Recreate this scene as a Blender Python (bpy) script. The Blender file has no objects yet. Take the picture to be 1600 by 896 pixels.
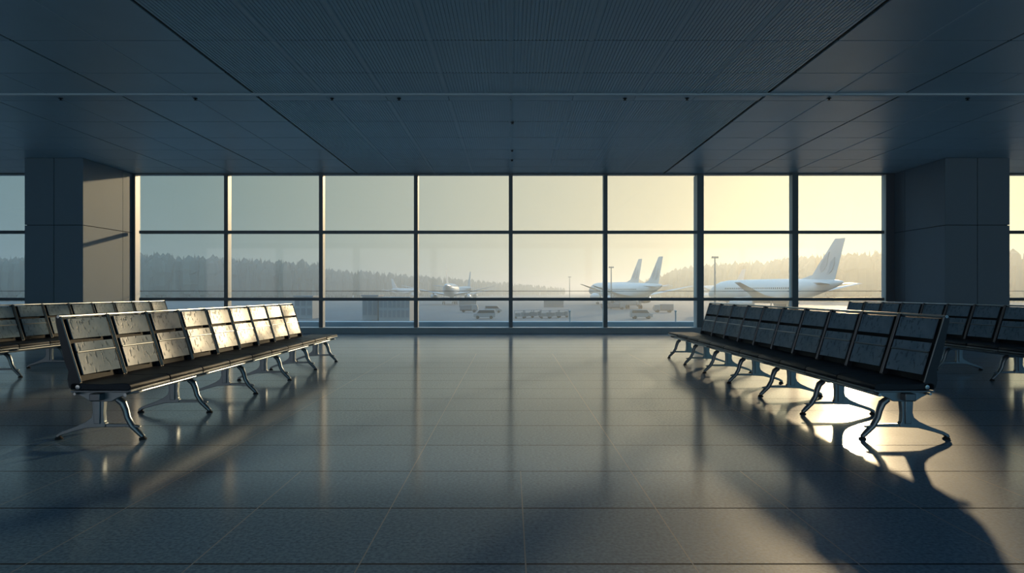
import bpy, bmesh, math, random
from mathutils import Vector, Matrix
R = math.radians
rnd = random.Random(7)
scene = bpy.context.scene
COL = scene.collection

# ------------------------------------------------------------------ camera, sky, sun, exposure
F = 1060.0                       # focal length in pixels of the 1600 wide frame
cam_d = bpy.data.cameras.new('camera')
cam_d.sensor_width = 36.0
cam_d.lens = F / 1600.0 * 36.0
cam_d.shift_x = 2 / 1600.0
cam_d.shift_y = 8 / 1600.0
cam_d.clip_end = 6000
cam = bpy.data.objects.new('camera', cam_d)
cam.location = (0, 0, 1.1)
cam.rotation_euler = (R(90), 0, 0)
COL.objects.link(cam)
scene.camera = cam

SUN_AZ, SUN_EL = R(26.4), R(11.8)
SUNDIR = Vector((math.sin(SUN_AZ) * math.cos(SUN_EL), math.cos(SUN_AZ) * math.cos(SUN_EL), math.sin(SUN_EL)))
sun_d = bpy.data.lights.new('sun', 'SUN')
sun_d.energy = 1.95
sun_d.color = (1.0, 0.74, 0.43)
sun_d.angle = R(1.3)
sun = bpy.data.objects.new('sun', sun_d)
sun.rotation_euler = (-SUNDIR).to_track_quat('-Z', 'Y').to_euler()
sun.location = (60, 120, 40)
COL.objects.link(sun)

SKY_GAIN = 1.0
world = bpy.data.worlds.new('sky')
scene.world = world
world.use_nodes = True
wn, wl = world.node_tree.nodes, world.node_tree.links
wn.clear()
def wnode(t, **k):
    n = wn.new(t)
    for a, b in k.items():
        setattr(n, a, b)
    return n
tc = wnode('ShaderNodeTexCoord')
dot = wnode('ShaderNodeVectorMath', operation='DOT_PRODUCT')
dot.inputs[1].default_value = Vector((math.sin(SUN_AZ + R(3)), math.cos(SUN_AZ + R(3)), 0.10)).normalized()
wl.new(tc.outputs['Generated'], dot.inputs[0])
ac = wnode('ShaderNodeMath', operation='ARCCOSINE')
wl.new(dot.outputs['Value'], ac.inputs[0])
dg = wnode('ShaderNodeMath', operation='MULTIPLY')
dg.inputs[1].default_value = 1 / math.pi
wl.new(ac.outputs[0], dg.inputs[0])
ramp = wnode('ShaderNodeValToRGB')
ramp.color_ramp.interpolation = 'B_SPLINE'
def setramp(cr, stops):
    while len(cr.elements) > 1:
        cr.elements.remove(cr.elements[-1])
    cr.elements[0].position = stops[0][0]
    cr.elements[0].color = (*stops[0][1], 1)
    for p, c in stops[1:]:
        e = cr.elements.new(p)
        e.color = (*c, 1)
# angle from the sun's side of the sky (fraction of 180 degrees)
setramp(ramp.color_ramp, [(0.0, (1.25, 1.10, 0.66)), (0.045, (1.08, 0.96, 0.58)), (0.085, (0.82, 0.73, 0.49)), (0.14, (0.68, 0.65, 0.48)),
                          (0.21, (0.46, 0.50, 0.42)), (0.30, (0.19, 0.27, 0.24)), (0.5, (0.12, 0.24, 0.36)), (0.72, (0.2, 0.5, 0.8)), (1.0, (1.6, 3.2, 5.4))])
wl.new(dg.outputs[0], ramp.inputs[0])
sep = wnode('ShaderNodeSeparateXYZ')
wl.new(tc.outputs['Generated'], sep.inputs[0])
el = wnode('ShaderNodeMapRange')
el.inputs['From Min'].default_value = 0.19
el.inputs['From Max'].default_value = 0.55
wl.new(sep.outputs['Z'], el.inputs['Value'])
mixw = wnode('ShaderNodeMix', data_type='RGBA')
wl.new(el.outputs['Result'], mixw.inputs['Factor'])
wl.new(ramp.outputs['Color'], mixw.inputs['A'])
mixw.inputs['B'].default_value = (0.52, 1.0, 1.50, 1)
bg = wnode('ShaderNodeBackground')
bg.inputs['Strength'].default_value = SKY_GAIN
wl.new(mixw.outputs['Result'], bg.inputs['Color'])
wo = wnode('ShaderNodeOutputWorld')
wl.new(bg.outputs[0], wo.inputs['Surface'])

vs = scene.view_settings
scene.display_settings.display_device = 'sRGB'
vs.view_transform = 'Standard'
vs.look = 'None'
vs.gamma = 1.0
vs.exposure = 0.0
vs.use_curve_mapping = False
cy = scene.cycles
cy.max_bounces = 8
cy.diffuse_bounces = 5
cy.glossy_bounces = 4
cy.transparent_max_bounces = 16
cy.volume_bounces = 0
cy.use_denoising = True
cy.caustics_reflective = False
cy.caustics_refractive = False
cy.sample_clamp_indirect = 6.0

# ------------------------------------------------------------------ materials
MATS = {}
def principled(name, color, rough=0.5, metal=0.0, spec=0.5, noise=None, bump=None, coat=0.0):
    """noise=(scale, amount): mottled colour; bump=(scale, strength)"""
    m = bpy.data.materials.new(name)
    m.use_nodes = True
    nt = m.node_tree
    b = nt.nodes['Principled BSDF']
    b.inputs['Base Color'].default_value = (*color, 1)
    b.inputs['Roughness'].default_value = rough
    b.inputs['Metallic'].default_value = metal
    b.inputs['Specular IOR Level'].default_value = spec
    b.inputs['Coat Weight'].default_value = coat
    t = nt.nodes.new('ShaderNodeTexCoord')
    if noise:
        n = nt.nodes.new('ShaderNodeTexNoise')
        n.inputs['Scale'].default_value = noise[0]
        n.inputs['Detail'].default_value = 5
        nt.links.new(t.outputs['Object'], n.inputs['Vector'])
        mx = nt.nodes.new('ShaderNodeMix')
        mx.data_type = 'RGBA'
        mx.inputs['A'].default_value = (*[c * (1 - noise[1]) for c in color], 1)
        mx.inputs['B'].default_value = (*[min(1, c * (1 + noise[1])) for c in color], 1)
        nt.links.new(n.outputs['Fac'], mx.inputs['Factor'])
        nt.links.new(mx.outputs['Result'], b.inputs['Base Color'])
    if bump:
        n2 = nt.nodes.new('ShaderNodeTexNoise')
        n2.inputs['Scale'].default_value = bump[0]
        nt.links.new(t.outputs['Object'], n2.inputs['Vector'])
        bp = nt.nodes.new('ShaderNodeBump')
        bp.inputs['Strength'].default_value = bump[1]
        bp.inputs['Distance'].default_value = 0.01
        nt.links.new(n2.outputs['Fac'], bp.inputs['Height'])
        nt.links.new(bp.outputs['Normal'], b.inputs['Normal'])
    MATS[name] = m
    return m

principled('ceiling_paint', (0.56, 0.72, 0.82), 0.42, spec=0.7, noise=(2.0, 0.06))
principled('ceiling_strip', (0.68, 0.80, 0.88), 0.55)
principled('ceiling_slot', (0.03, 0.035, 0.04), 0.7)
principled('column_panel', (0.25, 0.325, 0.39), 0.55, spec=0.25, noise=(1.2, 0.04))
principled('joint_dark', (0.03, 0.035, 0.04), 0.7)
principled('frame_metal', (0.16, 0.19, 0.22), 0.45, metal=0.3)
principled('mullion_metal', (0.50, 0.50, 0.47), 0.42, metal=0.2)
principled('sill_stone', (0.66, 0.74, 0.78), 0.5, noise=(3, .05))
principled('wall_paint', (0.20, 0.30, 0.40), 0.7, noise=(2.0, 0.05))
principled('seat_vinyl', (0.02, 0.027, 0.038), 0.45, spec=0.22, bump=(160, 0.15))
principled('dark_metal', (0.022, 0.030, 0.042), 0.40, spec=0.35)
principled('backing', (0.012, 0.016, 0.022), 0.6, spec=0.15)
principled('cast_aluminium', (0.22, 0.26, 0.29), 0.34, metal=0.75, noise=(18, 0.08))
principled('beam_metal', (0.16, 0.18, 0.20), 0.35, metal=0.7)
principled('bright_metal', (0.40, 0.44, 0.46), 0.28, metal=0.9)
principled('rubber', (0.03, 0.03, 0.03), 0.7)
principled('apron_concrete', (0.05, 0.07, 0.08), 0.65, noise=(0.02, 0.25))
principled('roof_membrane', (0.36, 0.42, 0.45), 0.7, noise=(0.4, 0.1))
principled('foliage', (0.06, 0.08, 0.06), 0.8, noise=(0.2, 0.4))
principled('aircraft_white', (0.46, 0.49, 0.50), 0.3, noise=(0.3, 0.03))
principled('aircraft_grey', (0.36, 0.39, 0.41), 0.4, noise=(0.3, 0.06))
principled('emblem_grey', (0.33, 0.37, 0.40), 0.4)
principled('window_dark', (0.03, 0.035, 0.04), 0.2)
principled('tyre_black', (0.02, 0.02, 0.02), 0.7)
principled('truck_white', (0.20, 0.22, 0.23), 0.5)
principled('truck_grey', (0.12, 0.14, 0.16), 0.5)
principled('facade_grey', (0.20, 0.23, 0.24), 0.6, noise=(0.5, 0.1))
principled('facade_dark', (0.13, 0.155, 0.17), 0.5)

# brushed, finely dented steel of the backrests
m = principled('backrest_steel', (0.10, 0.13, 0.16), 0.33, metal=0.0, spec=0.12)
nt = m.node_tree; b = nt.nodes['Principled BSDF']
t = nt.nodes.new('ShaderNodeTexCoord')
n = nt.nodes.new('ShaderNodeTexNoise'); n.inputs['Scale'].default_value = 7; n.inputs['Detail'].default_value = 5
nt.links.new(t.outputs['Object'], n.inputs['Vector'])
v = nt.nodes.new('ShaderNodeTexNoise'); v.inputs['Scale'].default_value = 34; v.inputs['Detail'].default_value = 2
mp = nt.nodes.new('ShaderNodeMapping'); mp.inputs['Scale'].default_value = (1, 1, 0.55)
nt.links.new(t.outputs['Object'], mp.inputs['Vector']); nt.links.new(mp.outputs['Vector'], v.inputs['Vector'])
cr = nt.nodes.new('ShaderNodeValToRGB'); setramp(cr.color_ramp, [(0.33, (0.15, 0.15, 0.15)), (0.42, (1, 1, 1))])
nt.links.new(v.outputs['Fac'], cr.inputs[0])
c2 = nt.nodes.new('ShaderNodeValToRGB'); setramp(c2.color_ramp, [(0.3, (0.22, 0.35, 0.46)), (0.7, (0.34, 0.48, 0.58))])
nt.links.new(n.outputs['Fac'], c2.inputs[0])
mx = nt.nodes.new('ShaderNodeMix'); mx.data_type = 'RGBA'; mx.blend_type = 'MULTIPLY'; mx.inputs['Factor'].default_value = 0.5
nt.links.new(c2.outputs[0], mx.inputs['A']); nt.links.new(cr.outputs[0], mx.inputs['B'])
nt.links.new(mx.outputs['Result'], b.inputs['Base Color'])
rr = nt.nodes.new('ShaderNodeMapRange'); rr.inputs['To Min'].default_value = 0.20; rr.inputs['To Max'].default_value = 0.27
nt.links.new(n.outputs['Fac'], rr.inputs['Value']); nt.links.new(rr.outputs['Result'], b.inputs['Roughness'])
bp = nt.nodes.new('ShaderNodeBump'); bp.inputs['Strength'].default_value = 0.15; bp.inputs['Distance'].default_value = 0.002
sm = nt.nodes.new('ShaderNodeMath'); sm.operation = 'MULTIPLY'; sm.inputs[1].default_value = 0.045; nt.links.new(cr.outputs[0], sm.inputs[0]); nt.links.new(sm.outputs[0], b.inputs['Specular IOR Level'])
nt.links.new(cr.outputs[0], bp.inputs['Height']); nt.links.new(bp.outputs['Normal'], b.inputs['Normal'])

# polished stone floor with joints
m = principled('floor_stone', (0.2, 0.22, 0.23), 0.24)
nt = m.node_tree; b = nt.nodes['Principled BSDF']
N, L = nt.nodes, nt.links
t = N.new('ShaderNodeTexCoord'); s = N.new('ShaderNodeSeparateXYZ'); L.new(t.outputs['Object'], s.inputs[0])
def mth(op, a, bb=None, c=None):
    q = N.new('ShaderNodeMath'); q.operation = op
    for i, x in enumerate((a, bb, c)):
        if x is None: continue
        if isinstance(x, (int, float)): q.inputs[i].default_value = x
        else: L.new(x, q.inputs[i])
    return q.outputs[0]
def line(coord, off, pitch, half):       # 1 on a joint
    a = mth('ADD', coord, -off + pitch / 2 + 1000 * pitch)
    a = mth('MODULO', a, pitch)
    a = mth('ABSOLUTE', mth('SUBTRACT', a, pitch / 2))
    return mth('LESS_THAN', a, half)
ty = line(s.outputs['Y'], 4.856, 0.706, 0.007)
tx = line(s.outputs['X'], -0.61, 1.345, 0.0030)
tx2 = mth('MULTIPLY', line(s.outputs['X'], -1.285, 1.345, 0.0030), mth('LESS_THAN', s.outputs['Y'], 4.15))
near = mth('LESS_THAN', s.outputs['Y'], 2.73)
txx = mth('MAXIMUM', mth('MULTIPLY', tx, mth('LESS_THAN', s.outputs['Y'], 12.0)), tx2)
sp = N.new('ShaderNodeTexVoronoi'); sp.inputs['Scale'].default_value = 42; L.new(t.outputs['Object'], sp.inputs['Vector'])
spr = N.new('ShaderNodeValToRGB'); setramp(spr.color_ramp, [(0.12, (0.55, 0.55, 0.55)), (0.3, (1, 1, 1))]); L.new(sp.outputs['Distance'], spr.inputs[0])
ns = N.new('ShaderNodeTexNoise'); ns.inputs['Scale'].default_value = 55; ns.inputs['Detail'].default_value = 3; L.new(t.outputs['Object'], ns.inputs['Vector'])
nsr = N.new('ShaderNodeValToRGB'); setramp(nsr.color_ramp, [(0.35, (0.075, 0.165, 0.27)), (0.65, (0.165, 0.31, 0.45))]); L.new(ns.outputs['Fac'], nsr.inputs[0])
m1 = N.new('ShaderNodeMix'); m1.data_type = 'RGBA'; m1.blend_type = 'MULTIPLY'; m1.inputs['Factor'].default_value = 0.7
L.new(nsr.outputs[0], m1.inputs['A']); L.new(spr.outputs[0], m1.inputs['B'])
m2 = N.new('ShaderNodeMix'); m2.data_type = 'RGBA'; L.new(ty, m2.inputs['Factor']); L.new(m1.outputs['Result'], m2.inputs['A']); m2.inputs['B'].default_value = (0.015, 0.02, 0.025, 1)
m3 = N.new('ShaderNodeMix'); m3.data_type = 'RGBA'; L.new(txx, m3.inputs['Factor']); L.new(m2.outputs['Result'], m3.inputs['A']); m3.inputs['B'].default_value = (0.34, 0.37, 0.38, 1)
L.new(m3.outputs['Result'], b.inputs['Base Color'])
n3 = N.new('ShaderNodeTexNoise'); n3.inputs['Scale'].default_value = 1.3; n3.inputs['Detail'].default_value = 4; L.new(t.outputs['Object'], n3.inputs['Vector'])
r3 = N.new('ShaderNodeMapRange'); r3.inputs['To Min'].default_value = 0.50; r3.inputs['To Max'].default_value = 0.60; b.inputs['Specular IOR Level'].default_value = 0.3; b.inputs['Coat Weight'].default_value = 0.72; b.inputs['Coat Roughness'].default_value = 0.14; b.inputs['Specular Tint'].default_value = (0.80, 0.92, 1.0, 1); b.inputs['Coat Tint'].default_value = (1, 1, 1, 1); L.new(n3.outputs['Fac'], r3.inputs['Value'])
cw = mth('MULTIPLY', mth('SUBTRACT', 1.0, mth('MULTIPLY', ty, 0.65)), 0.72); L.new(cw, b.inputs['Coat Weight'])
rj = mth('MAXIMUM', r3.outputs['Result'], mth('MULTIPLY', ty, 0.9)); L.new(rj, b.inputs['Roughness'])
n4 = N.new('ShaderNodeTexNoise'); n4.inputs['Scale'].default_value = 60; L.new(t.outputs['Object'], n4.inputs['Vector'])
b4 = N.new('ShaderNodeBump'); b4.inputs['Strength'].default_value = 0.10; b4.inputs['Distance'].default_value = 0.004
L.new(n4.outputs['Fac'], b4.inputs['Height']); L.new(b4.outputs['Normal'], b.inputs['Normal'])

# clear pane
m = bpy.data.materials.new('window_glass'); m.use_nodes = True; MATS['window_glass'] = m
N, L = m.node_tree.nodes, m.node_tree.links; N.clear()
tr = N.new('ShaderNodeBsdfTransparent'); tr.inputs[0].default_value = (0.975, 0.985, 0.98, 1)
gl = N.new('ShaderNodeBsdfGlossy'); gl.inputs['Roughness'].default_value = 0.02
fr = N.new('ShaderNodeFresnel'); fr.inputs[0].default_value = 1.35
mx = N.new('ShaderNodeMixShader'); L.new(fr.outputs[0], mx.inputs[0]); L.new(tr.outputs[0], mx.inputs[1]); L.new(gl.outputs[0], mx.inputs[2])
o = N.new('ShaderNodeOutputMaterial'); L.new(mx.outputs[0], o.inputs['Surface'])

# morning haze
HAZE_D = 0.0045
m = bpy.data.materials.new('morning_haze'); m.use_nodes = True; MATS['morning_haze'] = m
N, L = m.node_tree.nodes, m.node_tree.links; N.clear()
vsn = N.new('ShaderNodeVolumeScatter'); vsn.inputs['Color'].default_value = (0.28, 0.285, 0.265, 1)
vsn.inputs['Density'].default_value = HAZE_D; vsn.inputs['Anisotropy'].default_value = 0.7
o = N.new('ShaderNodeOutputMaterial'); L.new(vsn.outputs[0], o.inputs['Volume'])

# ------------------------------------------------------------------ helpers
def link(name, bm, mat, parent=None, smooth=False, bevel=0.0):
    me = bpy.data.meshes.new(name)
    bmesh.ops.recalc_face_normals(bm, faces=bm.faces)
    bm.to_mesh(me); bm.free()
    if smooth:
        for p in me.polygons: p.use_smooth = True
        if smooth != 'all':
            me.set_sharp_from_angle(angle=R(35))
    me.materials.append(MATS[mat])
    ob = bpy.data.objects.new(name, me)
    COL.objects.link(ob)
    if parent: ob.parent = parent
    if bevel:
        md = ob.modifiers.new('bevel', 'BEVEL'); md.width = bevel; md.segments = 3; md.limit_method = 'ANGLE'
        md.harden_normals = False
        for p in me.polygons: p.use_smooth = True
        me.set_sharp_from_angle(angle=R(35))
    return ob
def box(bm, x0, x1, y0, y1, z0, z1):
    vs_ = [bm.verts.new((x, y, z)) for z in (z0, z1) for y in (y0, y1) for x in (x0, x1)]
    for f in ((0, 1, 3, 2), (4, 6, 7, 5), (0, 4, 5, 1), (2, 3, 7, 6), (0, 2, 6, 4), (1, 5, 7, 3)):
        bm.faces.new([vs_[i] for i in f])
def prism(bm, pts, y0, y1, axis='y'):
    """extrude a 2-D outline (x,z) along y (or (x,y) along z, or (y,z) along x)"""
    def P(p, q):
        return {'y': (p[0], q, p[1]), 'z': (p[0], p[1], q), 'x': (q, p[0], p[1])}[axis]
    a = [bm.verts.new(P(p, y0)) for p in pts]; c = [bm.verts.new(P(p, y1)) for p in pts]
    n = len(pts)
    bm.faces.new(a); bm.faces.new(c[::-1])
    for i in range(n): bm.faces.new((a[i], a[(i + 1) % n], c[(i + 1) % n], c[i]))
def ring_loft(bm, rings, cap=True):
    V = [[bm.verts.new(p) for p in r] for r in rings]
    n = len(V[0])
    for a, c in zip(V, V[1:]):
        for i in range(n): bm.faces.new((a[i], a[(i + 1) % n], c[(i + 1) % n], c[i]))
    if cap:
        bm.faces.new(V[0][::-1]); bm.faces.new(V[-1])
def tube(bm, pts, r, seg=10, squash=1.0):
    pts = [Vector(p) for p in pts]; rs = r if isinstance(r, (list, tuple)) else [r] * len(pts)
    rings = []
    up = None
    for i, p in enumerate(pts):
        d = (pts[min(i + 1, len(pts) - 1)] - pts[max(i - 1, 0)]).normalized()
        if up is None:
            up = Vector((0, 0, 1)) if abs(d.z) < .9 else Vector((0, 1, 0))
        u = d.cross(up).normalized(); w = u.cross(d).normalized(); up = w
        rings.append([p + (u * math.cos(k * 2 * math.pi / seg) * squash + w * math.sin(k * 2 * math.pi / seg)) * rs[i] for k in range(seg)])
    ring_loft(bm, rings)
def lathe(bm, prof, seg=16, c=(0, 0, 0)):
    ring_loft(bm, [[(c[0] + r * math.cos(k * 2 * math.pi / seg), c[1] + r * math.sin(k * 2 * math.pi / seg), c[2] + z) for k in range(seg)] for r, z in prof])
def struct(ob):
    ob['kind'] = 'structure'; return ob
def tag(ob, label, cat, group=None, kind=None):
    ob['label'] = label; ob['category'] = cat
    if group: ob['group'] = group
    if kind: ob['kind'] = kind
    return ob
def empty(name, loc, rz=0, scale=1.0):
    e = bpy.data.objects.new(name, None); COL.objects.link(e)
    e.location = loc; e.rotation_euler = (0, 0, rz); e.scale = (scale,) * 3
    e.empty_display_size = 0.3
    return e
def place(src, parent, loc=(0, 0, 0), rz=0):
    c = src.copy(); COL.objects.link(c); c.parent = parent; c.location = loc; c.rotation_euler = (0, 0, rz)
    return c

# ------------------------------------------------------------------ the hall
D = 17.9                          # window plane
CH = 4.22                         # ceiling height
XW, YB = 20.0, -8.0
bm = bmesh.new(); box(bm, -XW, XW, YB, 18.15, -0.4, 0.0)
struct(link('floor', bm, 'floor_stone'))

YL = [-8.0, -6.55, -5.3, -4.05, -2.8, -1.55, -0.3, 0.95, 2.2, 3.45, 4.7, 5.95, 7.2, 8.43, 9.68, 10.74, 11.07, 12.45, 13.74, 14.91, 16.0, 16.98, 18.15]
XL = [0, 1.0, 2.0, 2.95, 4.05, 5.1, 6.2, 7.3, 8.4, 9.5, 10.6, 11.7, 12.8, 13.9, 15.0, 16.1, 17.2, 18.3, 20.0]
XL = [-x for x in XL[:0:-1]] + XL
gapx = {4.05: 0.024, 6.2: 0.018, 8.4: 0.014}
bm = bmesh.new()
box(bm, -XW, XW, YB, 18.15, CH + 0.035, CH + 0.6); box(bm, -XW, XW, 18.15, 19.3, CH + 0.25, CH + 0.6)  # second slab: unseen eave added to keep sun off the near floor
for yi in range(len(YL) - 1):
    y0, y1 = YL[yi] + 0.011, YL[yi + 1] - 0.011
    if yi == 15: y0 += 0.05
    for xi in range(len(XL) - 1):
        xa, xb = XL[xi], XL[xi + 1]
        x0 = xa + gapx.get(abs(xa), 0.004); x1 = xb - gapx.get(abs(xb), 0.004)
        if max(abs(xa), abs(xb)) <= 4.06 and yi != 15:
            k = int(round((x1 - x0) / 0.046)); p = (x1 - x0) / k
            for i in range(k):
                box(bm, x0 + i * p, x0 + i * p + p * 0.72, y0, y1, CH, CH + 0.012)
            box(bm, x0, x1, y0, y1, CH + 0.010, CH + 0.03)
        else:
            box(bm, x0, x1, y0, y1, CH, CH + 0.03)
struct(link('ceiling', bm, 'ceiling_paint'))
bm = bmesh.new()
for x in (-2.95, -2.0, -1.0, 0.0, 1.0, 2.0, 2.95, 5.1, -5.1, 7.3, -7.3):
    w = 0.024 if abs(x) < 3 else 0.010
    for yi in range(len(YL) - 1):
        if yi == 15: continue
        box(bm, x - w, x + w, YL[yi] + .007, YL[yi + 1] - .007, CH - 0.006, CH + 0.01)
struct(link('trim_1', bm, 'ceiling_strip'))
bm = bmesh.new(); box(bm, -XW, XW, 10.66, 10.735, CH - 0.03, CH + 0.02)
struct(link('trim_2', bm, 'ceiling_strip', bevel=0.004))
bm = bmesh.new(); box(bm, -XW, XW, 10.737, 10.79, CH + 0.004, CH + 0.02)
for y in YL[1:-1]:
    if y not in (10.74,): box(bm, -XW, XW, y - .0105, y + .0105, CH + .008, CH + .02)
for x in (-8.4, -6.2, -4.05, 4.05, 6.2, 8.4):
    box(bm, x - .012, x + .012, YB, 18.1, CH + .0085, CH + .0205)
struct(link('trim_3', bm, 'ceiling_slot'))

for nm, a in (('wall_left', (-XW - .3, -XW, YB, 18.15)), ('wall_right', (XW, XW + .3, YB, 18.15))):
    bm = bmesh.new(); box(bm, *a, -0.4, CH + 0.6); struct(link(nm, bm, 'wall_paint'))

bm = bmesh.new(); box(bm, -XW - .3, XW + .3, YB - .3, YB, -0.4, 0.5); box(bm, -XW - .3, XW + .3, YB - .3, YB, 3.9, CH + .6)  # unseen openings added behind the camera to let blue fill daylight in
for i in range(9):
    box(bm, -20.2 + 5 * i, -19.8 + 5 * i, YB - .3, YB, 0.5, 3.9)
struct(link('wall_back', bm, 'wall_paint'))
# sill
bm = bmesh.new()
box(bm, -XW, XW, 17.68, 18.15, 0.0, 0.135); box(bm, -XW, XW, 17.66, 18.15, 0.135, 0.157)
struct(link('trim_4', bm, 'sill_stone', bevel=0.006))
# head frame
bm = bmesh.new(); box(bm, -XW, XW, D - 0.03, D + 0.2, CH - 0.03, CH)
struct(link('trim_5', bm, 'frame_metal'))

# columns clad in panels
def column(sx, x0, x1, tn):
    y0, y1 = 15.8, 18.15
    bm = bmesh.new()
    g = 0.008
    a, c = min(sx * x0, sx * x1), max(sx * x0, sx * x1)
    box(bm, a + .03, c - .03, y0 + .03, y1, 0, CH)
    core = struct(link('wall_column_' + tn, bm, 'joint_dark'))
    bm = bmesh.new()
    xm = (a + c) / 2 - sx * 0.06 * 0
    for (za, zb) in ((0, 2.65), (2.65, CH)):
        for (xa, xb) in ((a, xm), (xm, c)):
            box(bm, xa + (g if xa != a else 0), xb - (g if xb != c else 0), y0, y0 + .03, za + g, zb - g)
        for (sxx0, sxx1) in ((a, a + .03), (c - .03, c)):
            for (ya, yb) in ((y0 + .032, 17.42), (17.42, y1)):
                box(bm, sxx0, sxx1, ya + (g if ya > 17 else 0), yb - (g if yb < 18 else 0), za + g, zb - g)
    p = link('cladding', bm, 'column_panel', parent=core)
    p['label'] = 'pale grey cladding panels with dark joints'
column(-1, 9.96, 11.32, 'left')
column(1, 10.12, 11.62, 'right')

# mullions and windows
def mullion(x, n, w=0.05, dep=0.20):
    bm = bmesh.new(); box(bm, x - w, x + w, D - 0.02, D + dep, 0.157, CH - 0.03)
    o = struct(link('trim_%d' % n, bm, 'mullion_metal', bevel=0.004))
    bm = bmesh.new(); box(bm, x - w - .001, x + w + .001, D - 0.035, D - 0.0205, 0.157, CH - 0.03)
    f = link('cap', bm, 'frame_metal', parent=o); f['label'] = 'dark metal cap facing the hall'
tn = 6
MX = [-17.5, -15.0, -12.5, -7.5, -5.0, -2.5, 0.0, 2.5, 5.0, 7.5, 12.5, 15.0, 17.5]
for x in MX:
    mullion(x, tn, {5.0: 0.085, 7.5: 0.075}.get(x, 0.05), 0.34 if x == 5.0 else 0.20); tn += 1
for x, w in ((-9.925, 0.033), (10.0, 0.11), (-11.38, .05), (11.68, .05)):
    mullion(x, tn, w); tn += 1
edges = [-20, -17.5, -15, -12.5, -11.33, None, -9.84, -7.5, -5, -2.5, 0, 2.5, 5, 7.5, 9.89, None, 11.63, 12.5, 15, 17.5, 20]
wi = 1
for a, c in zip(edges, edges[1:]):
    if a is None or c is None: continue
    bm = bmesh.new()
    for z in (2.67, 0.90):
        box(bm, a + .05, c - .05, D - 0.034, D + 0.10, z - 0.04, z + 0.04)
    w = struct(link('window_%d' % wi, bm, 'frame_metal', bevel=0.004)); wi += 1
    for (z0, z1) in ((0.157, .86), (.94, 2.63), (2.71, CH - .03)):
        bm = bmesh.new(); box(bm, a + .045, c - .045, D + 0.03, D + 0.042, z0, z1)
        link('pane', bm, 'window_glass', parent=w)

# ------------------------------------------------------------------ outside: ground, roof edge, cable rail
G = -4.9
bm = bmesh.new(); box(bm, -1800, 1800, 18.6, 2600, G - 1, G)
struct(link('ground', bm, 'apron_concrete'))
bm = bmesh.new()
box(bm, -40, 40, 18.2, 21.6, -.5, -.3); box(bm, -40, 40, 21.6, 22.0, G, 0.10); box(bm, -40, 40, 21.55, 22.05, 0.10, 0.14)  # first slab: unseen pale deck added to bounce daylight up to the ceiling
tag(link('roof_parapet', bm, 'roof_membrane'), 'long low grey parapet running just outside below the windows', 'parapet')
bm = bmesh.new(); tube(bm, [(-20, 18.35, 1.115), (20, 18.35, 1.115)], 0.007, 6)
for i in range(17):
    x = -20 + 2.5 * i
    box(bm, x - .008, x + .008, 18.08, 18.36, 1.105, 1.125)
tag(link('cable_rail', bm, 'dark_metal'), 'thin dark cable stretched across the outside of the glass wall', 'cable')
for i, (x, l) in enumerate(((1.9, 'short pale post on the parapet, left of the two'), (5.3, 'short pale post on the parapet, right of the two'))):
    bm = bmesh.new(); lathe(bm, [(0.02, 0), (0.02, 0.30), (0.035, 0.31), (0.035, 0.35), (0.01, 0.36)], 10)
    o = link('parapet_post', bm, 'bright_metal'); o.location = (x, 21.8, 0.14)
    tag(o, l, 'post', 'posts on the parapet')

# ------------------------------------------------------------------ tandem benches
PROF = [(.146, .44), (.134, .48), (.116, .54), (.097, .60), (.083, .645), (.069, .69), (.054, .74), (.035, .80), (.017, .86), (.000, .915)]
def prof_at(z):
    for (xa, za), (xb, zb) in zip(PROF, PROF[1:]):
        if za <= z <= zb:
            t_ = (z - za) / (zb - za); return xa + (xb - xa) * t_
    return PROF[0][0] if z < .44 else PROF[-1][0]
def sheet(bm, z0, z1, y0, y1, off, th, nz=6, bulge=0.0):
    ny = 6
    def pt(i, j, o):
        z = z0 + (z1 - z0) * i / nz; y = y0 + (y1 - y0) * j / ny
        e = 1 - (2 * j / ny - 1) ** 2
        return (prof_at(z) + o - bulge * e, y, z)
    f = [[bm.verts.new(pt(i, j, off)) for j in range(ny + 1)] for i in range(nz + 1)]
    k = [[bm.verts.new(pt(i, j, off - th)) for j in range(ny + 1)] for i in range(nz + 1)]
    for i in range(nz):
        for j in range(ny):
            bm.faces.new((f[i][j], f[i][j + 1], f[i + 1][j + 1], f[i + 1][j]))
            bm.faces.new((k[i][j], k[i + 1][j], k[i + 1][j + 1], k[i][j + 1]))
        bm.faces.new((f[i][0], f[i + 1][0], k[i + 1][0], k[i][0])); bm.faces.new((f[i][ny], k[i][ny], k[i + 1][ny], f[i + 1][ny]))
    for j in range(ny):
        bm.faces.new((f[0][j], k[0][j], k[0][j + 1], f[0][j + 1])); bm.faces.new((f[nz][j], f[nz][j + 1], k[nz][j + 1], k[nz][j]))
P = 0.585
W = P / 2 - 0.006
protos = {}
def proto(name, bm, mat, **k):
    o = link(name, bm, mat, **k); COL.objects.unlink(o); protos[name] = o; return o
# seat cushion: rounded front and slightly dished
bm = bmesh.new()
out = [(.085, .385), (.085, .425), (.11, .438), (.20, .428), (.32, .424), (.44, .432), (.49, .432), (.515, .422), (.525, .405), (.520, .388), (.505, .380)]
prism(bm, out, -W, W)
proto('seat', bm, 'seat_vinyl', bevel=0.005)
bm = bmesh.new(); box(bm, .10, .515, -W, W, .366, .3795); box(bm, .512, .5265, -W, W, .368, .386)
proto('seat_tray', bm, 'beam_metal', bevel=0.003)
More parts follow.
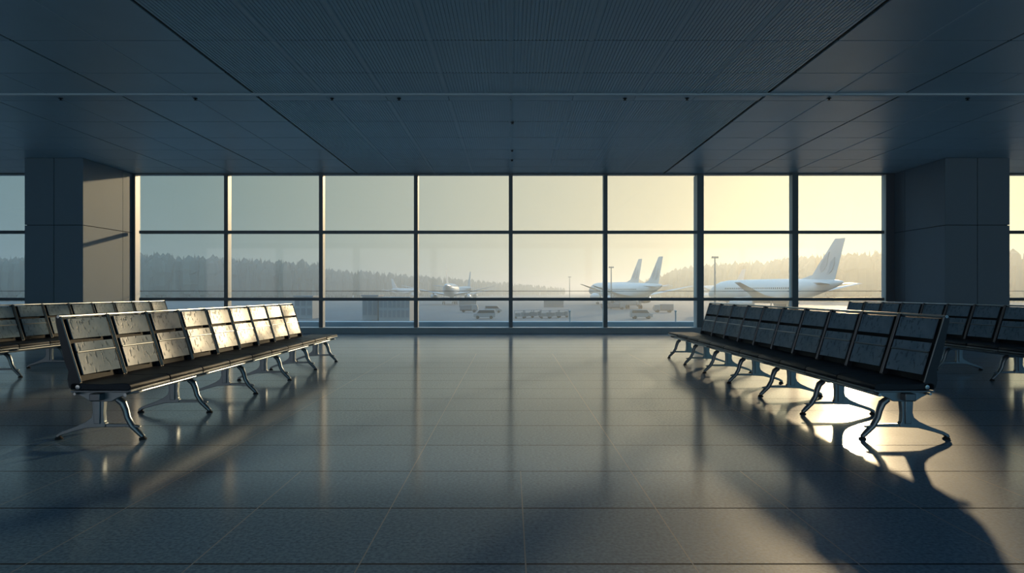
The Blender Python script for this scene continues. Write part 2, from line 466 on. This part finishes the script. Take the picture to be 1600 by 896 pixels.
# backrest: dark shell carrying two shaped side rails
bm = bmesh.new()
fr_ = [(x + .012, z) for x, z in PROF] + [(-.004, .928), (-.022, .918)]
bk = [(prof_at(z) - (.028 + .030 * (1 - min(1, abs(z - .60) / .33)) + (.03 if z < .5 else 0)), z) for z in (.88, .80, .72, .64, .58, .52, .46, .40)]
prism(bm, fr_ + bk + [(.13, .385), (.16, .40)], -.010, .010)
proto('side_rail', bm, 'dark_metal', smooth=True)
bm = bmesh.new(); sheet(bm, .435, .90, -W + .019, W - .019, -.026, .008, 8); proto('backrest', bm, 'backing', smooth=True)
bm = bmesh.new(); tube(bm, [(-.004, -W, .917), (-.004, W, .917)], .011, 10)
proto('top_rail', bm, 'bright_metal', smooth=True)
bm = bmesh.new(); tube(bm, [(x + .014, 0, z) for x, z in PROF], .0055, 8)
proto('edge_trim', bm, 'beam_metal', smooth=True)
YP = W - 0.074
bm = bmesh.new(); sheet(bm, .748, .897, -YP, YP, .005, .010, bulge=.005); proto('upper_panel', bm, 'backrest_steel', smooth=True)
bm = bmesh.new(); sheet(bm, .655, .718, -YP, YP, .005, .010, bulge=.005); proto('lumbar_strip', bm, 'backrest_steel', smooth=True)
bm = bmesh.new(); sheet(bm, .484, .643, -YP, YP, .005, .010, bulge=.005); proto('lower_panel', bm, 'backrest_steel', smooth=True)
bm = bmesh.new(); tube(bm, [(prof_at(.648) + .003, -YP, .648), (prof_at(.648) - .001, 0, .648), (prof_at(.648) + .003, YP, .648)], .0075, 8); proto('highlight_bead', bm, 'bright_metal', smooth=True)  # bright tube added as the highlight along the lower panel's top edge
# leg: cast bracket, waisted post with flared arch, cross bar and curved front strut
bm = bmesh.new()
T = 0.028
prism(bm, [(.53, .366), (.54, .352), (.46, .338), (.38, .312), (.335, .285), (.175, .285), (.13, .315), (.07, .345), (.03, .352), (.03, .366)], -T, T)
post = [(.185, .290), (.190, .20), (.178, .165), (.14, .135), (.06, .098), (-.04, .062), (-.080, .040), (-.088, .018), (-.066, .018), (-.055, .030), (.04, .060), (.15, .088),
        (.285, .094), (.285, .118), (.272, .135), (.268, .20), (.275, .290)]
prism(bm, post, -T * .8, T * .8)
prism(bm, [(.20, .120), (.46, .116), (.535, .100), (.535, .088), (.45, .094), (.20, .092)], -T * .55, T * .55)
tube(bm, [(.365, 0, .300), (.405, 0, .27), (.425, 0, .22), (.440, 0, .16), (.475, 0, .10), (.530, 0, .045), (.556, 0, .018)], [.024, .027, .024, .022, .022, .020, .017], 10, 1.2)
prism(bm, [(.205, .29), (.205, .12), (.25, .12), (.25, .29)], -T * 1.15, T * 1.15)
proto('leg', bm, 'cast_aluminium', bevel=0.004)
bm = bmesh.new(); lathe(bm, [(.026, 0), (.028, .008), (.018, .016), (.010, .024)], 14); proto('foot', bm, 'rubber', smooth=True)
bm = bmesh.new(); lathe(bm, [(.004, -.012), (.016, -.010), (.018, 0), (.016, .010), (.004, .012)], 14); proto('end_cap', bm, 'bright_metal', smooth=True)

def bench(xback, y0, n, side, label, extra=True, n_near_table=False):
    """side=-1: bench on the left, facing +x. y0 = near end. Base point on the floor below the near end's back."""
    root = empty('tandem_bench', (xback, y0 if side < 0 else y0, 0), 0 if side < 0 else math.pi)
    sg = 1 if side < 0 else -1          # local y grows away from the camera on the left, towards it on the right
    def Y(d): return sg * d
    tag(root, label, 'bench', 'rows of airport seats in the hall')
    Ltot = n * P + (0.62 if extra else 0)
    for i in range(n):
        c = Y((i + .5) * P)
        place(protos['seat'], root, (0, c, 0)).name = 'seat'
        place(protos['seat_tray'], root, (0, c, 0)).name = 'seat_tray'
        br = place(protos['backrest'], root, (0, c, 0)); br.name = 'backrest'
        for sy in (-1, 1):
            place(protos['edge_trim'], br, (0, sy * (W - .004), 0)).name = 'edge_trim'
            place(protos['side_rail'], br, (0, sy * (W - .010), 0)).name = 'side_rail'
        place(protos['top_rail'], br).name = 'top_rail'
        for k in ('upper_panel', 'lumbar_strip', 'lower_panel', 'highlight_bead'):
            place(protos[k], br, (0, .034 * sg, 0), R(4.2) * -sg).name = k
    bm = bmesh.new(); a, c = sorted((Y(.03), Y(Ltot - .03)))
    box(bm, .205, .285, a, c, .298, .352)
    link('beam', bm, 'beam_metal', parent=root, bevel=0.006)
    bm = bmesh.new(); tube(bm, [(.470, a, .343), (.470, c, .343)], .013, 8)
    tube(bm, [(.10, a, .350), (.10, c, .350)], .010, 8)
    link('support_rail', bm, 'bright_metal', parent=root, smooth=True)
    if extra:
        a, c = sorted((Y(n * P + .012), Y(Ltot)))
        bm = bmesh.new()
        box(bm, .10, .525, a, c, .392, .418)
        tt = link('side_table', bm, 'seat_vinyl', parent=root, bevel=0.008)
        tt['label'] = 'dark flat side table at the far end of the row'
        bm = bmesh.new(); box(bm, .095, .530, a - .003, c + .003, .380, .393)
        link('table_edge', bm, 'bright_metal', parent=tt, bevel=0.003)
    k = max(2, int(round(Ltot / (2 * P))))
    ys = [.12 + (Ltot - .30) * i / k for i in range(k + 1)]
    for d in ys:
        lg = place(protos['leg'], root, (0, Y(d), 0)); lg.name = 'leg'
        for fx in (-.072, .552):
            f = place(protos['foot'], lg, (fx, 0, 0)); f.name = 'foot'
    for d in (0.004, n * P - .004):
        e = place(protos['end_cap'], root, (.145, Y(d), .405)); e.rotation_euler = (R(90), 0, 0); e.name = 'end_cap'
    return root
bench(-3.29, 4.93, 9, -1, 'steel and black seat row at left centre, sunlit gold on its far backrests')
bench(3.17, 4.93, 10, 1, 'shaded steel and black seat row at right centre, beside the bright floor patch')
bench(-6.84, 7.55, 10, -1, 'dim seat row at the far left edge, in front of the left column')
bench(6.50, 7.15, 10, 1, 'dim seat row at the far right edge, in front of the right column', extra=False)

# ------------------------------------------------------------------ ceiling sprinklers
bm = bmesh.new(); lathe(bm, [(.028, 0), (.045, -.004), (.045, -.012), (.018, -.016), (.016, -.036), (.034, -.040), (.034, -.046), (.008, -.048)], 14)
sp0 = link('ceiling_sprinkler', bm, 'dark_metal', smooth=True)
spots = [(-7.25, 10.93, 'left end of the strip row'), (-5.08, 10.93, 'second from left in the strip row'), (-2.88, 10.93, 'third from left in the strip row'),
         (-1.80, 10.93, 'fourth from left in the strip row'), (1.84, 10.93, 'fourth from right in the strip row'), (2.84, 10.93, 'third from right in the strip row'),
         (5.13, 10.93, 'second from right in the strip row'), (7.36, 10.93, 'right end of the strip row'),
         (0.03, 12.45, 'nearest on the middle line beyond the strip'), (0.03, 14.91, 'second on the middle line beyond the strip'), (0.03, 16.0, 'farthest on the middle line, by the windows')]
for i, (x, y, l) in enumerate(spots):
    o = sp0 if i == 0 else sp0.copy()
    if i: COL.objects.link(o)
    o.location = (x, y, CH + (.0 if i < 8 else -.006))
    o.scale = (.75,) * 3
    tag(o, 'small dark ceiling sprinkler, ' + l, 'sprinkler', 'sprinklers on the ceiling')

# ------------------------------------------------------------------ aircraft
def surf(bm, root, tip, axis='y', t0=0.10, t1=0.08):
    """lifting surface between two chords: each = (x_lead, x_trail, spanpos, height)"""
    def sec(s, t):
        xl, xt, sp_, h = s; c_ = xl - xt; r = []
        for u, w_ in ((0, 0), (.12, .42), (.35, .5), (.7, .28), (1, 0.02), (.7, -.28), (.35, -.5), (.12, -.42)):
            x = xl - c_ * u; th = w_ * c_ * t
            r.append((x, sp_, h + th) if axis == 'y' else (x, th, h))
        return r
    ring_loft(bm, [sec(root, t0), sec(tip, t1)])
def aircraft(loc, alpha, scale, label, detail=True, group='airliners on the apron'):
    root = empty('airliner', (loc[0], loc[1], G), math.pi - alpha, scale)
    tag(root, label, 'airplane', group)
    C_ = 6.1
    bm = bmesh.new(); st = [(22, .06, -.9), (21.6, .75, -.8), (20.6, 1.45, -.55), (19, 2.1, -.25), (17, 2.6, -.05), (14.5, 2.85, 0), (10, 2.9, 0), (0, 2.9, 0), (-4, 2.8, .08), (-9, 2.3, .5), (-13.5, 1.55, 1.1), (-17, .85, 1.65), (-18.6, .35, 1.9), (-19, .1, 1.95)]
    ring_loft(bm, [[(x, r * math.cos(k * math.pi / 12), C_ + z + r * math.sin(k * math.pi / 12)) for k in range(24)] for x, r, z in st])
    fus = link('fuselage', bm, 'aircraft_white', parent=root, smooth=True)
    if detail:
        bm = bmesh.new()
        for s_ in (-1, 1):
            for i in range(34):
                x = 13 - i * .62; a_ = R(14)
                yy = s_ * 2.9 * math.cos(a_); zz = C_ + 2.9 * math.sin(a_)
                box(bm, x, x + .26, yy - .02, yy + .02, zz - .2, zz + .18)
        w_ = link('cabin_window', bm, 'window_dark', parent=fus); w_['kind'] = 'stuff'
        bm = bmesh.new(); prism(bm, [(-1.5, C_ + .55), (1.5, C_ + .55), (1.1, C_ + 1.15), (-1.1, C_ + 1.15)], 18.75, 19.25, 'x')
        link('cockpit_window', bm, 'window_dark', parent=fus)
    for s_ in (1, -1):
        bm = bmesh.new()
        surf(bm, (6.5, -4.0, s_ * 1.5, C_ - 1.9), (.2, -4.2, s_ * 7.5, C_ - .9), t0=.13, t1=.11)
        surf(bm, (.2, -4.2, s_ * 7.5, C_ - .9), (-7.2, -8.9, s_ * 19.6, C_ + 1.9), t0=.11, t1=.09)
        link('wing', bm, 'aircraft_grey', parent=root, smooth=True)
        bm = bmesh.new(); ring_loft(bm, [[(x, s_ * 7.3 + r * math.cos(k * math.pi / 9), C_ - 2.9 + r * math.sin(k * math.pi / 9)) for k in range(18)] for x, r in ((5.6, 1.05), (5.9, 1.25), (5.2, 1.45), (3, 1.45), (.8, 1.15), (.4, .8), (-.6, .45))])
        en = link('engine', bm, 'aircraft_white', parent=root, smooth=True)
        bm = bmesh.new(); prism(bm, [(4.2, C_ - 1.6), (1.2, C_ - 1.1), (-.5, C_ - 1.3), (.6, C_ - 2.1), (3.8, C_ - 1.8)], s_ * 7.3 - .15, s_ * 7.3 + .15)
        link('pylon', bm, 'aircraft_grey', parent=en)
        bm = bmesh.new(); surf(bm, (-12.8, -16.4, s_ * .8, C_ + 1.5), (-15.6, -17.6, s_ * 5.4, C_ + 1.8))
        link('tailplane', bm, 'aircraft_grey', parent=root, smooth=True)
    bm = bmesh.new(); surf(bm, (-9.6, -16.6, 0, C_ + 1.9), (-16.8, -19.4, 0, C_ + 11.4), axis='z', t0=.09, t1=.08)
    surf(bm, (-6.0, -11, 0, C_ + 2.2), (-10.6, -11.6, 0, C_ + 3.6), axis='z', t0=.06, t1=.06)
    fin = link('fin', bm, 'aircraft_white', parent=root, smooth=True)
    if detail:
        for s_ in (1, -1):
            bm = bmesh.new()
            # two curved feather strokes lying on the fin
            for (pts, y_) in (([(-13.4, 4.2), (-13.2, 5.4), (-14.0, 6.8), (-15.6, 8.6), (-15.2, 7.0), (-14.9, 5.6), (-14.2, 4.6)], .36), ([(-14.9, 3.8), (-15.5, 4.9), (-15.9, 6.4), (-16.9, 7.4), (-16.8, 6.0), (-16.3, 4.6), (-15.6, 3.9)], .33)):
                prism(bm, [(x, C_ + z) for x, z in pts], min(s_ * y_, s_ * (y_ - .22)), max(s_ * y_, s_ * (y_ - .22)))
            e = link('tail_emblem', bm, 'emblem_grey', parent=fin); e['label'] = 'grey curved feather emblem'
    for (x, y_, r_) in ((15.5, 0, .45), (-1.5, 2.6, .62), (-1.5, -2.6, .62)):
        bm = bmesh.new(); tube(bm, [(x, y_, C_ - 2.2), (x, y_, r_)], .14, 8)
        gr = link('landing_gear', bm, 'aircraft_grey', parent=root)
        for s_ in (-1, 1):
            bm = bmesh.new(); yy = y_ + s_ * .38
            ring_loft(bm, [[(x + q * math.cos(k * math.pi / 8), yy + o_, r_ + q * math.sin(k * math.pi / 8)) for k in range(16)] for q, o_ in ((r_ * .55, -.17), (r_, -.12), (r_, .12), (r_ * .55, .17))])
            link('wheel', bm, 'tyre_black', parent=gr, smooth=True)
    return root
def ac_from_fin(px, d, alpha, scale, label, **k):
    """fin tip stands on the line of sight of column px at depth d"""
    X = (px - 798) / F * d
    hx, hy = -math.cos(alpha), math.sin(alpha)
    return aircraft((X + 18.3 * scale * hx, d + 18.3 * scale * hy), alpha, scale, label, **k)
ac_from_fin(1314, 146, R(64), 1.0, 'large white airliner with grey emblem on its fin, nearest the windows at right')
ac_from_fin(1033, 222, R(69), 1.0, 'white airliner further out, filling the pane right of centre')
ac_from_fin(1001, 292, R(69), 1.15, 'hazy airliner of which only the fin rises behind another airliner')
ac_from_fin(697, 300, R(90), 1.1, 'faint grey airliner seen from behind, left of the middle mullion', detail=False)
ac_from_fin(735, 420, R(75), 1.05, 'very faint airliner tail in the haze just left of the middle mullion', detail=False)
ac_from_fin(612, 600, R(120), 1.0, 'tiny pale airliner far off in front of the left woods', detail=False)
ac_from_fin(1163, 400, R(68), 1.1, 'faint airliner fin poking up beyond the large airliner', detail=False)

# ------------------------------------------------------------------ apron vehicles and buildings
def at(px, d): return ((px - 798) / F * d, d)
def wheels(root, xs, w, r=.42):
    for x in xs:
        for s_ in (-1, 1):
            bm = bmesh.new()
            ring_loft(bm, [[(x + q * math.cos(k * math.pi / 8), s_ * w + o_, r + q * math.sin(k * math.pi / 8)) for k in range(16)] for q, o_ in ((r * .5, -.14), (r, -.1), (r, .1), (r * .5, .14))])
            link('wheel', bm, 'tyre_black', parent=root, smooth=True)
def truck(px, d, L_, H, label, body='truck_white', rz=0.0):
    x, y = at(px, d); root = empty('apron_truck', (x, y, G), rz); tag(root, label, 'truck', 'service vehicles on the apron')
    bm = bmesh.new(); box(bm, -L_ / 2, L_ / 2 - 2.0, -1.1, 1.1, .75, H); link('cargo_body', bm, body, parent=root, bevel=.05)
    bm = bmesh.new(); prism(bm, [(L_ / 2 - 1.85, .6), (L_ / 2, .6), (L_ / 2, 1.4), (L_ / 2 - .35, 2.2), (L_ / 2 - 1.85, 2.25)], -1.05, 1.05)
    cab = link('cab', bm, 'truck_white', parent=root, bevel=.05)
    bm = bmesh.new(); prism(bm, [(L_ / 2 - .06, 1.45), (L_ / 2 + .02, 1.45), (L_ / 2 - .3, 2.1), (L_ / 2 - .38, 2.1)], -.9, .9); link('windscreen', bm, 'window_dark', parent=cab)
    bm = bmesh.new(); box(bm, -L_ / 2, L_ / 2 - .2, -.5, .5, .45, .75); link('chassis', bm, 'truck_grey', parent=root)
    wheels(root, (-L_ / 2 + 1.0, L_ / 2 - 1.1), .95)
def van(px, d, label, rz=0.0, s=1.0):
    x, y = at(px, d); root = empty('apron_van', (x, y, G), rz, s); tag(root, label, 'van', 'service vehicles on the apron')
    bm = bmesh.new(); prism(bm, [(-2.4, .4), (2.3, .4), (2.4, 1.0), (1.7, 1.25), (1.1, 2.0), (-2.3, 2.05), (-2.45, 1.2)], -.95, .95); link('body', bm, 'truck_white', parent=root, bevel=.06)
    bm = bmesh.new(); prism(bm, [(1.6, 1.28), (1.08, 1.9), (-2.1, 1.9), (-2.2, 1.3)], -.97, .97); link('side_windows', bm, 'window_dark', parent=root)
    wheels(root, (-1.5, 1.5), .86, .36)
def container(px, d, L_, H, label):
    x, y = at(px, d); root = empty('cargo_container', (x, y, G)); tag(root, label, 'container', 'containers standing on the apron')
    bm = bmesh.new(); box(bm, -L_ / 2, L_ / 2, -1.2, 1.2, .12, H); n_ = int(L_ / .5)
    for i in range(n_):
        xx = -L_ / 2 + (i + .25) * L_ / n_; box(bm, xx, xx + .22, -1.25, 1.25, .3, H - .15)
    link('container_body', bm, 'facade_dark', parent=root)
    for sx in (-1, 1):
        for sy in (-1, 1):
            bm = bmesh.new(); box(bm, sx * (L_ / 2 - .3) - .15, sx * (L_ / 2 - .3) + .15, sy * .9 - .15, sy * .9 + .15, 0, .12); link('container_foot', bm, 'truck_grey', parent=root)
truck(733, 196, 5.2, 2.1, 'dark low truck left of the middle mullion, below the container', 'truck_grey')
van(771, 192, 'small white van just left of the middle mullion')
van(757, 150, 'pale van close to the parapet left of the middle mullion', math.pi)
container(731, 262, 6.6, 2.9, 'dark ribbed container left of the middle mullion')
container(865, 262, 7.5, 2.6, 'dark ribbed container right of the middle mullion')
truck(980, 272, 11, 3.1, 'long pale truck standing below the middle airliner', 'truck_white')
truck(958, 228, 8, 2.0, 'long low dark truck nearer than the pale truck below the airliner', 'truck_grey')
truck(1036, 196, 5.6, 2.4, 'grey box truck left of the wide right mullion', 'truck_grey', math.pi)
van(1002, 150, 'pale van near the parapet in the pane right of centre')
# baggage carts: one train, each cart its own thing
def cart():
    root = empty('baggage_cart', (0, 0, 0))
    bm = bmesh.new(); box(bm, -1.2, 1.2, -.7, .7, .4, .5); link('deck', bm, 'truck_grey', parent=root)
    bm = bmesh.new(); box(bm, -1.2, 1.2, -.72, .72, 1.75, 1.82)
    link('canopy', bm, 'truck_grey', parent=root)
    bm = bmesh.new()
    for sx in (-1, 1):
        for sy in (-1, 1): box(bm, sx * 1.15 - .04, sx * 1.15 + .04, sy * .66 - .04, sy * .66 + .04, .5, 1.75)
    box(bm, 1.2, 1.7, -.05, .05, .4, .46)
    link('frame', bm, 'truck_grey', parent=root)
    bm = bmesh.new(); box(bm, -1.0, .2, -.5, .55, .5, 1.2); box(bm, .3, 1.0, -.5, .5, .5, 1.35); link('luggage', bm, 'facade_dark', parent=root)
    wheels(root, (-.85, .85), .6, .22)
    return root
def copy_tree(o_, parent=None):
    c_ = o_.copy(); COL.objects.link(c_); c_.parent = parent
    for ch in list(o_.children): copy_tree(ch, c_)
    return c_
carts = [(812, 'leftmost'), (826, 'second from left'), (838, 'third from left'), (852, 'third from right'), (866, 'second from right'), (880, 'rightmost')]
base = cart()
for i, (px, w_) in enumerate(carts):
    o = base if i == 0 else copy_tree(base)
    x, y = at(px, 152 + (i % 3) * 3); o.location = (x, y, G); o.rotation_euler = (0, 0, R(5 * (i % 2)))
    tag(o, 'small dark baggage cart, %s of six right of the middle mullion' % w_, 'cart', 'baggage carts on the apron')

def building(px0, px1, d, H, dep, label, nx, nz):
    xa, xb = at(px0, d)[0], at(px1, d)[0]; w_ = xb - xa
    root = empty('service_building', ((xa + xb) / 2, d, G)); tag(root, label, 'building', 'low buildings on the apron')
    bm = bmesh.new(); box(bm, -w_ / 2, w_ / 2, 0, dep, 0, H); link('wall', bm, 'facade_grey', parent=root)
    bm = bmesh.new(); box(bm, -w_ / 2 - .2, w_ / 2 + .2, -.2, dep + .2, H, H + .3); link('roof', bm, 'facade_dark', parent=root)
    for i in range(nx):
        for k in range(nz):
            cx = -w_ / 2 + (i + .5) * w_ / nx; cz = .5 + (k + .5) * (H - .6) / nz
            bm = bmesh.new(); box(bm, cx - w_ / nx * .36, cx + w_ / nx * .36, -.06, 0, cz - (H - .6) / nz * .36, cz + (H - .6) / nz * .36); link('window', bm, 'facade_dark', parent=root)
building(592, 640, 137, 4.6, 8, 'low grey building with a grid of dark windows, second pane left of centre', 7, 2)
building(566, 590, 141, 5.0, 6, 'narrow pale block beside the low gridded building', 3, 1)
building(460, 488, 150, 4.8, 8, 'low hazy building behind the far end of the left seat row', 3, 2)
def mast(px, d, H, label):
    x, y = at(px, d); root = empty('light_mast', (x, y, G)); tag(root, label, 'light mast', 'light masts on the apron')
    bm = bmesh.new(); lathe(bm, [(.32, 0), (.30, .5), (.16, H)], 12); link('pole', bm, 'facade_dark', parent=root, smooth=True)
    bm = bmesh.new(); box(bm, -.9, .9, -.12, .12, H - .15, H + .05); hd = link('lamp_bar', bm, 'facade_dark', parent=root)
    for i in range(3):
        bm = bmesh.new(); box(bm, -.8 + i * .6, -.4 + i * .6, -.35, .15, H + .05, H + .35); link('lamp', bm, 'facade_dark', parent=hd)
mast(1117, 172, 14.6, 'tall thin light mast left of the large airliner')
mast(955, 236, 14.4, 'tall thin light mast at the nose of the middle airliner')
mast(890, 420, 15, 'faint short light mast out in the central haze')

# ------------------------------------------------------------------ woods
def forest(name, path, label, n, seed, hv=.22):
    """crowns and stems along a path of (px, depth, top_px_y)"""
    q = random.Random(seed); bm = bmesh.new()
    segs = list(zip(path, path[1:]))
    for i in range(n):
        u = i / n * len(segs); s_ = min(int(u), len(segs) - 1); f_ = u - s_
        a, c = segs[s_]
        for rowk in range(2):
            px = a[0] + (c[0] - a[0]) * f_ + q.uniform(-4, 4); d = a[1] + (c[1] - a[1]) * f_ + q.uniform(-6, 6) + rowk * 22
            yt = a[2] + (c[2] - a[2]) * f_
            X = (px - 798) / F * d; H = (456 - yt) / F * d + 1.1 - G
            H *= 1 + q.uniform(-hv, hv * .5) * (1 if rowk == 0 else .6)
            con = q.random() < .55; r = H * (q.uniform(.09, .14) if con else q.uniform(.13, .2))
            k_ = 7
            if con: pr = [(.25, .0), (.3, .08), (1.0, .10), (.80, .28), (.86, .32), (.55, .52), (.6, .56), (.3, .78), (.33, .80), (.03, 1.0)]
            else: pr = [(.15, 0), (.16, .12), (.7, .16), (1.0, .36), (.92, .6), (.98, .68), (.6, .9), (.05, 1.0)]
            rings = []
            for rr_, zz in pr:
                rings.append([(X + r * rr_ * math.cos(j * 2 * math.pi / k_) * q.uniform(.75, 1.2), d + r * rr_ * math.sin(j * 2 * math.pi / k_), G + H * min(1.02, zz * q.uniform(.96, 1.03))) for j in range(k_)])
            ring_loft(bm, rings)
    tag(link(name, bm, 'foliage'), label, 'woods', kind='stuff')
forest('woodland', [(-330, 400, 398), (60, 420, 404), (230, 430, 401), (340, 450, 406), (500, 480, 412)], 'misty dark woods along the far left of the airfield', 330, 3)
forest('woodland', [(490, 620, 421), (600, 700, 428), (690, 820, 434), (780, 980, 441), (880, 1100, 450)], 'faint distant woods receding into haze at centre left', 230, 5)
forest('woodland', [(960, 900, 446), (1010, 720, 438), (1050, 600, 425), (1110, 520, 415), (1200, 480, 412), (1250, 430, 405), (1330, 400, 401), (1400, 390, 398), (1700, 380, 394)], 'hazy woods behind the large airliner at right', 460, 8)

# ------------------------------------------------------------------ the morning haze over the airfield
bm = bmesh.new(); box(bm, -1700, 1700, 24.0, 2400, G + .01, 24)
hz = link('morning_haze', bm, 'morning_haze')
tag(hz, 'thin morning mist lying over the airfield outside', 'haze', kind='stuff')
